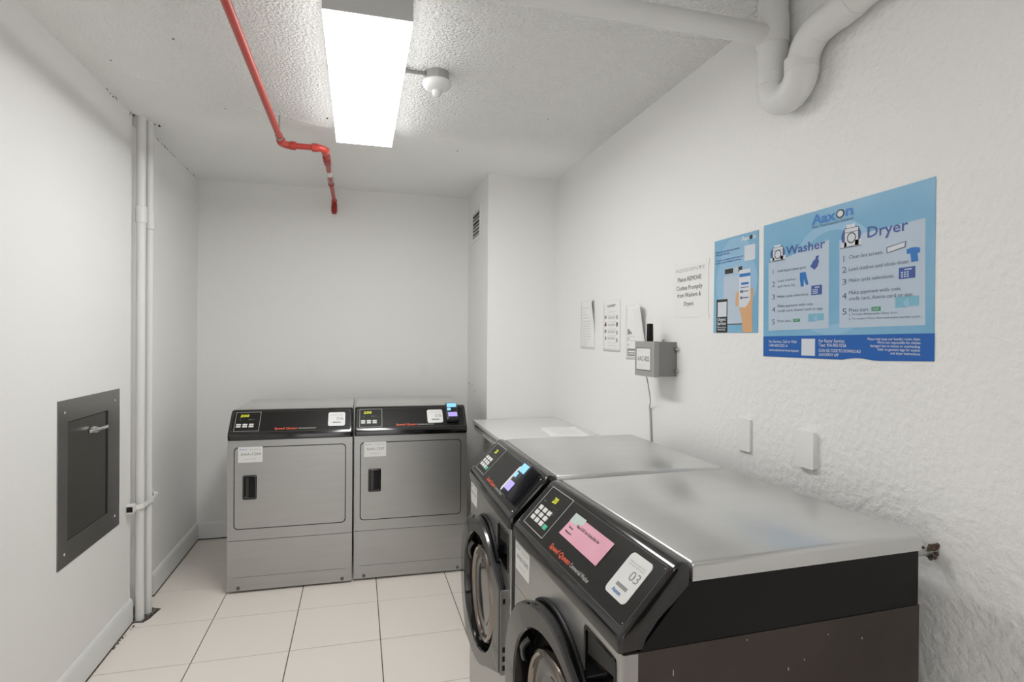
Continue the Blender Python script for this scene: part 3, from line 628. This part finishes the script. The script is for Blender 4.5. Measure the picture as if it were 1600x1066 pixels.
# second poster: app
P = wall_plane(1.908)
p2 = tag(P.poly('poster', [(0.255, 1.444), (0.255, 1.792), (0.008, 1.791), (0.004, 1.446)], 0.0012, 'posterblue', 0.0), 'narrow blue poster of a hand holding a phone, left of the instruction poster', 'poster')
P.poly('pale_circle', circ(0.135, 1.625, 0.115, 0.008, 0.254, 1.447, 1.79), 0.0014, 'postercircle', .0008, parent=p2)
P.poly('pale_circle', circ(0.135, 1.70, 0.09, 0.008, 0.254, 1.447, 1.785), 0.00142, 'postercircle', .0008, parent=p2)
P.text('logo', [('Aax', 0.166, 0.208, 1.768, .014), ('n', 0.226, 0.241, 1.768, .014)], 'panelwhite', .0020, parent=p2, bold=.05)
P.poly('logo_ring', [(0.217 + .008 * math.cos(a), 1.774 + .0075 * math.sin(a)) for a in [2 * math.pi * k / 18 for k in range(18)]], .0019, 'ink', .001, parent=p2)
P.rect('blank_patch', 0.183, 0.238, 1.695, 1.748, .0019, 'panelwhite', .0012, parent=p2)
P.text('small_text', [('Want to pay with your phone?', 0.018, 0.155, 1.7425, .0075), ("We've got the app", 0.018, 0.099, 1.733, .0075), ('Download our payment app to start your', 0.020, 0.177, 1.712, .0070), ('laundry, see your balance and more', 0.020, 0.165, 1.7025, .0070)], 'navy', .0020, parent=p2, bold=.006)
P.rects('drawn_washer', [(0.066, 0.174, 1.477, 1.652), (0.070, 0.171, 1.655, 1.680)], .0018, 'posterpanel', .001, parent=p2)
P.rects('drawn_controls', [(0.073, 0.121, 1.660, 1.678), (0.151, 0.171, 1.661, 1.679), (0.075, 0.174, 1.474, 1.4775)], .0022, 'ink', .001, parent=p2)
P.poly('drawn_hand', [(0.229, 1.446), (0.226, 1.50), (0.226, 1.53), (0.231, 1.590), (0.225, 1.601), (0.216, 1.59), (0.208, 1.55), (0.170, 1.545), (0.158, 1.53), (0.172, 1.495), (0.176, 1.446)], .0022, 'skin', .001, parent=p2)
P.poly('drawn_fingers', [(0.156, 1.540), (0.156, 1.595), (0.140, 1.586), (0.137, 1.56), (0.138, 1.540)], .0022, 'skin', .001, parent=p2)
P.poly('drawn_phone', [(0.206, 1.545), (0.217, 1.560), (0.217, 1.666), (0.157, 1.666), (0.155, 1.545), (0.160, 1.535), (0.190, 1.533)], .0026, 'panelwhite', .001, parent=p2)
P.rects('drawn_app', [(0.158, 0.216, 1.641, 1.652), (0.168, 0.207, 1.613, 1.6205)], .0030, 'posterlogo', .002, parent=p2)
P.rects('app_lines', [(0.165, 0.207, 1.602, 1.6045), (0.163, 0.180, 1.585, 1.594), (0.183, 0.207, 1.588, 1.591), (0.163, 0.175, 1.563, 1.572), (0.178, 0.207, 1.565, 1.569)], .0030, 'textblue', .002, parent=p2)
P.rects('service_block', [(0.024, 0.090, 1.446, 1.569)], .0022, 'ink', .001, parent=p2)
P.rects('blank_patch', [(0.032, 0.086, 1.504, 1.559)], .0026, 'panelwhite', .001, parent=p2)
P.text('service_text', [('Urgent', 0.031, 0.083, 1.489, .012), ('Service', 0.031, 0.083, 1.474, .012), ('Call or text us', 0.030, 0.083, 1.463, .006), ('800-600-2222', 0.034, 0.080, 1.454, .006)], 'panelwhite', .0030, parent=p2, bold=.02)
# paper sign
P = wall_plane(2.194)
sg = tag(P.poly('paper_sign', [(0.254, 1.509), (0.256, 1.726), (0.001, 1.734), (0.0, 1.511)], .0014, 'paper', 0.0), 'white paper sign asking to remove clothes promptly, left of the phone poster', 'sign')
P.text('heading', [('RESIDENTS', 0.024, 0.232, 1.699, .014)], 'inkpale', .0020, parent=sg, bold=.03)
P.text('lettering', [('Please REMOVE', 0.038, 0.208, 1.660, .018), ('Clothes Promptly', 0.027, 0.216, 1.624, .018), ('from Washers &', 0.036, 0.207, 1.594, .018), ('Dryers', 0.086, 0.155, 1.558, .018)], 'ink', .0020, parent=sg)
P.rects('tape', [(0.235, 0.262, 1.50, 1.52), (0.0, 0.02, 1.72, 1.74), (0.24, 0.262, 1.715, 1.735)], .0019, 'trimwhite', .0, parent=sg)
# three small papers
def sheet(name, y0, wd, z0, z1, curl, label):
    """paper on wall; curl(a, b) gives lift off the wall for a,b in 0..1"""
    bm = bmesh.new(); nx, nz = 10, 14; V = [[None] * (nz + 1) for _ in range(nx + 1)]
    for i in range(nx + 1):
        for j in range(nz + 1):
            a, b = i / nx, j / nz; V[i][j] = bm.verts.new((XR - 0.0012 - curl(a, b), y0 - wd * a, z0 + (z1 - z0) * b))
    for i in range(nx):
        for j in range(nz): bm.faces.new((V[i][j], V[i + 1][j], V[i + 1][j + 1], V[i][j + 1]))
    bmesh.ops.recalc_face_normals(bm, faces=bm.faces)
    me = bpy.data.meshes.new(name); bm.to_mesh(me); bm.free(); o = link(name, me, 'paper', None, True, 80)
    md = o.modifiers.new('s', 'SOLIDIFY'); md.thickness = 0.0005; md.offset = 0
    return tag(o, label, 'paper', 'small papers on the right wall')
s1 = sheet('paper_sheet', 3.248, 0.212, 1.360, 1.645, lambda a, b: 0.030 * max(0, a - .70) / .30 * max(0, b - .35) * (1.2 if b < .95 else .7), 'white typed sheet with a curled edge, farthest along the right wall')
P = wall_plane(3.248)
P.rects('printed_lines', [(0.03, 0.03 + wd, z, z + .0035) for z, wd in ((1.60, .10), (1.575, .04), (1.56, .08), (1.54, .10), (1.520, .12), (1.505, .11), (1.49, .11), (1.475, .12), (1.46, .12), (1.445, .11), (1.43, .12), (1.415, .12), (1.40, .08), (1.385, .07), (1.372, .05))], .0016, 'inkpale', .0010, parent=s1)
s2 = sheet('paper_sheet', 2.915, 0.210, 1.352, 1.628, lambda a, b: 0.0006, 'white chart sheet with small dark pictures in two columns, beside the typed sheet')
P = wall_plane(2.915)
P.text('heading', [('LAUNDRY', 0.055, 0.155, 1.590, .013)], 'inkgrey', .0024, parent=s2, bold=.03)
P.rects('chart_lines', [(0.06, 0.165, z, z + .0025) for z in (1.562, 1.545, 1.51, 1.470, 1.435, 1.397, 1.382)] + [(0.06, 0.15, z, z + .014) for z in (1.525, 1.487, 1.450, 1.415)] + [(0.02, .18, 1.366, 1.3675)], .0022, 'inkpale', .0016, parent=s2)
P.rects('chart_picture', [(0.018 + .005 * (k % 2), 0.040, 1.528 - .038 * k, 1.545 - .038 * k) for k in range(4)] + [(0.165, 0.178, 1.522 - .040 * k, 1.542 - .040 * k) for k in range(4)], .0022, 'inkgrey', .0016, parent=s2)
P.rects('chart_picture', [(0.018, 0.040, 1.488, 1.498), (0.166, 0.180, 1.487, 1.506)], .0026, 'ink', .0016, parent=s2)
P.poly('chart_picture', [(0.036, 1.498), (0.036, 1.508), (0.029, 1.512), (0.024, 1.498)], .0026, 'darkred', .0016, parent=s2)
s3 = sheet('paper_sheet', 2.640, 0.205, 1.318, 1.585, lambda a, b: 0.035 * max(0, a - .45) / .55 * max(0, b - .25) * 1.3, 'peeling white flyer with a dark block, half hidden behind the grey box')
P = wall_plane(2.640)
P.rects('printed_block', [(0.020, 0.20, 1.337, 1.372)], .0022, 'inkgrey', .0012, parent=s3)
P.poly('printed_picture', [(0.070, 1.445), (0.030, 1.470), (0.020, 1.468), (0.020, 1.440)], .0022, 'inkgrey', .0012, parent=s3)
P.rects('printed_lines', [(0.020, 0.036, 1.41, 1.43), (0.020, 0.035, 1.385, 1.395), (0.042, 0.10, 1.43, 1.433), (0.042, 0.10, 1.41, 1.413), (0.02, 0.2, 1.329, 1.331)], .0022, 'inkpale', .0012, parent=s3)
P.rects('block_lines', [(0.03, 0.19, 1.344, 1.348), (0.03, 0.15, 1.354, 1.361)], .0026, 'paper', .0018, parent=s3)

# ================================================================== GREY ANTENNA BOX
t = thing('antenna_box', 'grey plastic box with black antenna and white label, on the right wall', 'box', (XR, 2.25, 1.335))
box('box_body', -0.088, -0.001, -0.088, 0.080, -0.073, 0.073, 'boxgrey', t, bevel=0.010, seg=3)
ld = box('box_lid', -0.108, -0.086, -0.090, 0.082, -0.076, 0.075, 'boxlid', t, bevel=0.006, seg=2)
LP = Plane((-0.108, 0.0, 0), (0, -1, 0), (0, 0, 1), t)
lb = LP.rect('id_label', -0.066, 0.058, -0.048, 0.044, .001, 'sticker', -.001)
LP.rect('label_frame', -0.070, 0.062, -0.052, 0.047, .0004, 'dimline', -.001)
LP.text('code_text', [('AAC-822', -0.056, 0.050, -0.010, .020)], 'inkgrey', .0016, parent=lb, bold=.02)
LP.text('small_print', [('Aaxon', -0.058, -0.02, 0.030, .006), ('laundry service', -0.05, 0.02, -0.028, .005), ('call us', -0.05, 0.0, -0.038, .005)], 'inkpale', .0016, parent=lb)
bm = bmesh.new(); lathe(bm, [(0.0, 0.070), (0.0145, 0.070), (0.0150, 0.078), (0.0135, 0.148), (0.012, 0.152), (0.0, 0.153)], 20, c=(-0.070, 0.018, 0)); obj('antenna', bm, 'mattblack', t, smooth=True)
for z in (0.042, -0.050):
    tube('mounting_lug', [(-0.010, -0.086, z), (-0.010, -0.104, z), (-0.004, -0.106, z)], 0.006, 'galv', t, 10)
tube('top_lug', [(-0.015, 0.0, 0.072), (-0.015, 0.0, 0.084)], 0.006, 'galv', t, 10)
tag(tube('cable', [(1.222, 2.275, 1.266), (1.226, 2.277, 1.25), (1.24, 2.29, 1.22), (1.262, 2.315, 1.17), (1.283, 2.345, 1.135), (1.294, 2.375, 1.11), (1.298, 2.378, 1.10)], 0.0022, 'inkgrey', None, 8), 'thin grey cable hanging from the antenna box', 'cable')
t = thing('cable_conduit', 'thin white raceway running down the right wall under the cable', 'conduit', (1.30, 2.38, 0.6))
tube('raceway', [(0, 0, 0.50), (0, -0.01, 0.40), (0, -0.03, 0.20), (0, -0.03, 0.0)], 0.005, 'apron', t, 8)

# ================================================================== WALL PLATES
def plate(o, e1, e2, wd, h, d, label, group):
    Pn = Plane(o, e1, e2); q = Pn.rect('wall_plate', -wd / 2, wd / 2, -h / 2, h / 2, d, 'trimwhite', 0, 0.003, bevel=0.0015); return tag(q, label, 'plate', group)
plate((XR, 1.712, 1.090), (0, -1, 0), (0, 0, 1), .066, .112, .010, 'white blank wall plate on the right wall, above the seam between washers', 'blank plates on the right wall')
plate((XR, 1.424, 1.094), (0, -1, 0), (0, 0, 1), .072, .110, .017, 'white blank wall plate standing proud above the nearest washer lid', 'blank plates on the right wall')
plate((-0.329, YB, 1.168), (1, 0, 0), (0, 0, 1), .068, .108, .005, 'white blank wall plate on the back wall above the left dryer', 'blank plates on the back wall')
plate((0.484, YB, 1.170), (1, 0, 0), (0, 0, 1), .062, .116, .005, 'white blank wall plate on the back wall above the right dryer', 'blank plates on the back wall')

# ================================================================== STUB by the near washer
t = thing('pipe_stub', 'rusty pipe stub with torn collar, behind the nearest washer', 'pipe', (XR, 1.03, 0.928))
tube('stub_pipe', [(0.0, 0, 0), (-0.118, 0.01, 0.002)], 0.008, 'galv', t, 12)
bm = bmesh.new(); rnd = random.Random(3)
for k in range(26):
    a = rnd.random() * 6.28; rr = rnd.uniform(.008, .016)
    bmesh.ops.create_icosphere(bm, subdivisions=1, radius=rnd.uniform(.003, .007), matrix=Matrix.Translation((-rnd.uniform(.0, .022), rr * math.cos(a), rr * math.sin(a) + .003)))
o = obj('torn_collar', bm, 'fuzzy', t); o['kind'] = 'stuff'

# ================================================================== HATCH on left wall
t = thing('access_hatch', 'dull steel chute hatch with a latch, on the left wall', 'hatch', (XL, 2.775, 0.852))
HP = Plane((0, 0, 0), (0, 1, 0), (0, 0, 1), t)
x0, x1, z0, z1 = -0.285, 0.285, -0.318, 0.318; ix0, ix1, iz0, iz1 = -0.212, 0.156, -0.226, 0.232
def fq(name, pts, h): return HP.poly(name, pts, h, 'steel_hatch', 0.0, bevel=.0008)
fq('frame_rail', [(x1, z1), (x0, z1), (x0, iz1), (x1, iz1)], .0035); fq('frame_rail', [(x1, iz0), (x0, iz0), (x0, z0), (x1, z0)], .0035)
fq('frame_stile', [(ix0, iz1), (x0, iz1), (x0, iz0), (ix0, iz0)], .0040); fq('frame_stile', [(x1, iz1), (ix1, iz1), (ix1, iz0), (x1, iz0)], .0040)
HP.rect('hatch_gap', ix0 - .001, ix1 + .001, iz0 - .001, iz1 + .001, .0006, 'void', 0.0)
hd = HP.rect('hatch_door', ix0 + .001, ix1 - .022, iz0 + .003, iz1 - .004, .0022, 'steel_door', .0005, bevel=.0006)
bm = bmesh.new()
for x, z in ((-.235, .270), (.232, .268), (-.235, -.270), (.232, -.262)): bmesh.ops.create_icosphere(bm, subdivisions=2, radius=.006, matrix=Matrix.Translation(HP.P(x, z, .004)) @ Matrix.Diagonal((.6, 1, 1, 1)))
obj('rivet', bm, 'chrome', t, smooth=True)
lt = tube('latch', [HP.P(-.055, .170, .012), HP.P(-.030, .172, .028), HP.P(0.0, .172, .030), HP.P(0.075, .170, .028), HP.P(.098, .170, .020)], 0.0075, 'chrome', t, 12)
bm = bmesh.new(); lathe(bm, [(0.016, .006), (0.016, .018), (0.011, .030), (0, .031)], 20, 'Z'); bmesh.ops.transform(bm, matrix=Matrix.Translation(HP.P(-.01, .171, 0)) @ Matrix.Rotation(math.pi / 2, 4, 'Y'), verts=bm.verts); obj('latch_rose', bm, 'chrome', lt, smooth=True)

# ================================================================== WHITE PIPES in the left recess
for k, (x, y, rr, lab) in enumerate(((-1.047, 3.232, 0.0205, 'front one of two white painted riser pipes in the left wall recess'), (-1.036, 3.305, 0.0215, 'rear one of two white painted riser pipes, nearer the back wall'))):
    t = thing('riser_pipe', lab, 'pipe', (x, y, 0), 0, 'white riser pipes')
    tube('pipe', [(0, 0, -0.002), (0, 0, ZC)], rr, 'pipewhite', t, 24)
    z = 2.02 if k == 0 else 2.0
    tube('coupling', [(0, 0, z - .042), (0, 0, z - .040), (0, 0, z + .040), (0, 0, z + .042)], rr, 'pipewhite', t, 24, lambda i: rr + (.001, .0045, .0045, .001)[i])
t = thing('pipe_strap', 'painted metal strap clamping both white riser pipes to the wall', 'clamp', (-1.06, 3.2, 0.575))
bm = bmesh.new()
bx(bm, -0.018, 0.012, -0.055, -0.015, -0.020, 0.020); obj('strap_channel', bm, 'trimwhite', t, bevel=.003)
box('channel_mouth', -0.016, 0.010, -0.0562, -0.054, -0.013, 0.013, 'void', t)
pts = [(0.012, -0.015, 0), (0.036, 0.006, 0), (0.041, 0.03, .002), (0.040, 0.06, .004), (0.050, 0.085, .006), (0.052, 0.115, .010), (0.044, 0.145, .012), (0.028, 0.175, .014), (0.014, 0.21, .016)]
bm = bmesh.new(); loft(bm, [[Vector(p) + Vector((dx, 0, dz)) for dx, dz in ((-.0015, -.011), (.0025, -.011), (.0025, .011), (-.0015, .011))] for p in pts], True, True, True); obj('strap_band', bm, 'trimwhite', t, smooth=True)
tube('strap_bolt', [(0.046, 0.180, 0.015), (0.010, 0.195, 0.015)], 0.008, 'trimwhite', t, 8)
box('strap_bracket', -0.02, 0.016, 0.19, 0.228, 0.0, 0.030, 'trimwhite', t, bevel=.003)

# ================================================================== RED SPRINKLER PIPE
t = thing('sprinkler_pipe', 'red painted sprinkler pipe running under the ceiling to the back wall', 'pipe', (-0.380, 3.14, 2.40))
RR = 0.0148
tube('pipe_run', [(0, -4.7, 0), (0, -0.06, 0)], RR, 'red', t, 20)
def elbow(name, c, a, b, r_, t0, t1, m): tube(name, arc(c, a, b, r_, t0, t1), 0.0180, m, t, 20)
def collar(p, d, rad=0.0215, l=0.016, m='red', parent=None, name='coupling'):
    p, d = Vector(p), Vector(d).normalized()
    return tube(name, [p - d * l, p - d * (l - .002), p + d * (l - .002), p + d * l], rad, m, parent or t, 20, lambda i: rad - (.003 if i in (0, 3) else 0))
elbow('elbow', (0.038, -0.038, 0), (-1, 0, 0), (0, 1, 0), 0.038, 0, math.pi / 2, 'red')
collar((0, -0.052, 0), (0, 1, 0)); collar((0.050, 0, 0), (1, 0, 0))
tube('pipe_run', [(0.04, 0, 0), (0.175, 0, 0)], RR, 'red', t, 20)
elbow('elbow', (0.168, 0.038, 0), (0, -1, 0), (1, 0, 0), 0.038, 0, math.pi / 2, 'red')
collar((0.158, 0, 0), (1, 0, 0)); collar((0.206, 0.050, 0), (0, 1, 0))
tube('pipe_run', [(0.206, 0.04, 0), (0.206, 1.18, 0)], 0.0132, 'red', t, 20)
collar((0.206, 0.22, 0), (0, 1, 0), .0205, .040, 'darkred'); collar((0.206, 0.15, 0), (0, 1, 0), .0205, .012, 'darkred')
collar((0.206, 0.72, 0), (0, 1, 0), .0180, .008, 'darkred')
tube('name_tag', [(0.206, 0.42, 0), (0.206, 0.43, 0), (0.206, 0.50, 0), (0.206, 0.51, 0)], .0146, 'paper', t, 20)
tube('elbow', arc((0.206, 1.175, -0.028), (0, 0, 1), (0, 1, 0), 0.028, 0, math.pi / 2), 0.0185, 'darkred', t, 20)
for z in (-0.030, -0.048, -0.066): collar((0.206, 1.203, z), (0, 0, 1), .0215, .007, 'darkred')
tube('drop_nipple', [(0.206, 1.203, -0.02), (0.206, 1.203, -0.090)], 0.0175, 'darkred', t, 18)
def hanger(y, x, parent):
    bm = bmesh.new(); prev = None
    loft(bm, [[Vector((x + (RR + .002 + dd) * math.cos(a), y + dy, (RR + .002 + dd) * math.sin(a))) for dd, dy in ((0, -.008), (.002, -.008), (.002, .008), (0, .008))] for a in [math.radians(-250 + 320 * k / 20) for k in range(21)]], True, True, True)
    bx(bm, x - .003, x + .003, y - .006, y + .006, RR, ZC - 2.40)
    return obj('hanger', bm, 'galv', parent, smooth=True)
hanger(-0.13, 0.0, t); hanger(0.62, 0.206, t); hanger(-1.9, 0, t)

# ================================================================== WHITE DRAIN TRAP top right
t = thing('drain_pipe', 'thick white painted drain pipe with U-shaped trap, upper right by the wall', 'pipe', (1.255, 1.50, ZC))
PR = 0.0445
tube('downpipe', [(0, 0.035, 0), (0, 0.035, -0.295)], PR, 'pipewhite', t, 28)
tube('trap_bend', arc((0, -0.0275, -0.285), (0, 1, 0), (0, 0, -1), 0.0625, -0.15, math.pi + 0.1, 20), PR + .0015, 'pipewhite', t, 28)
up = [(0, -0.090, -0.30), (0, -0.090, -0.285)] + [tuple(v) for v in arc((0, -0.185, -0.29), (0, 1, 0), (0, 0, 1), 0.095, 0.1, math.radians(72), 10)] + [(0.004, -0.30, -0.178), (0.012, -0.9, -0.10), (0.02, -1.6, 0.0)]
tube('outlet_pipe', up, PR, 'pipewhite', t, 28)
def hub(p, d, rad, l):
    p, d = Vector(p), Vector(d).normalized(); tube('hub_joint', [p - d * l, p - d * (l - .002), p + d * (l - .002), p + d * l], rad, 'pipewhite', t, 28, lambda i: rad - (.0035 if i in (0, 3) else 0))
hub((0, 0.035, -0.115), (0, 0, 1), PR + .0035, .045); hub((0, 0.035, -0.270), (0, 0, 1), PR + .003, .02); hub((0, -0.089, -0.275), (0, 0, 1), PR + .003, .02); hub((0.002, -0.245, -0.186), (0, -1, .12), PR + .0035, .03)
tube('branch_pipe', [(0, 0.035, -0.128), (-0.06, 0.035, -0.128), (-0.86, 0.035, -0.125)] + [tuple(v) for v in arc((-0.86, 0.035, -0.045), (0, 0, -1), (-1, 0, 0), 0.08, 0.2, math.pi / 2, 8)] + [(-0.94, 0.035, 0.0)], 0.031, 'pipewhite', t, 24)

# ================================================================== HEAT DETECTOR
t = thing('heat_detector', 'white domed heat detector on a round metal box beside the light', 'detector', (0.305, 2.355, ZC))
bm = bmesh.new(); lathe(bm, [(0.0505, 0.0), (0.0505, -0.038), (0.0, -0.038)], 12); obj('junction_box', bm, 'galv', t)
bm = bmesh.new(); lathe(bm, [(0.0, -0.036), (0.054, -0.036), (0.059, -0.040), (0.059, -0.047), (0.052, -0.060), (0.036, -0.070), (0.021, -0.074), (0.020, -0.080), (0.017, -0.090), (0.010, -0.097), (0.0, -0.099)], 36); obj('detector_dome', bm, 'ivory', t, smooth=True)
n_ = 84; tube('flexible_conduit', [(-0.145 + 0.098 * k / n_, -0.010, -0.012) for k in range(n_ + 1)], 0.008, 'galv', t, 12, lambda i: 0.0085 if i % 4 < 2 else 0.0062)

# ================================================================== VENT on the chase
t = thing('wall_vent', 'small louvred vent high on the side of the corner chase', 'vent', (CHX, 4.11, 2.235))
VP = Plane((0, 0, 0), (0, -1, 0), (0, 0, 1), t)
VP.ring('vent_frame', -0.135, 0.170, -0.115, 0.125, 0.030, 0.006, 'trimwhite', 0.0, 0.004)
VP.rect('vent_back', -0.11, 0.145, -0.09, 0.10, 0.0008, 'void', 0)
for k in range(7):
    z = -0.078 + 0.0265 * k
    VP.poly('slat', [(0.140, z + (.014 if k not in (3, 5) else .008)), (-0.105, z + (.014 if k not in (3, 5) else .008)), (-0.105, z), (0.140, z)], .0045, 'apron', .001)
# scuffs on chase side
wc = bpy.data.objects['wall_chase']
crumbs('scuff', [(CHX, 4.35, 1.09), (CHX, 4.0, 1.03)], 'inkgrey', wc, 14, 0.012, (0.0015, 0.006))
for o in bpy.data.objects:
    if o.type == 'MESH': o.data.update()
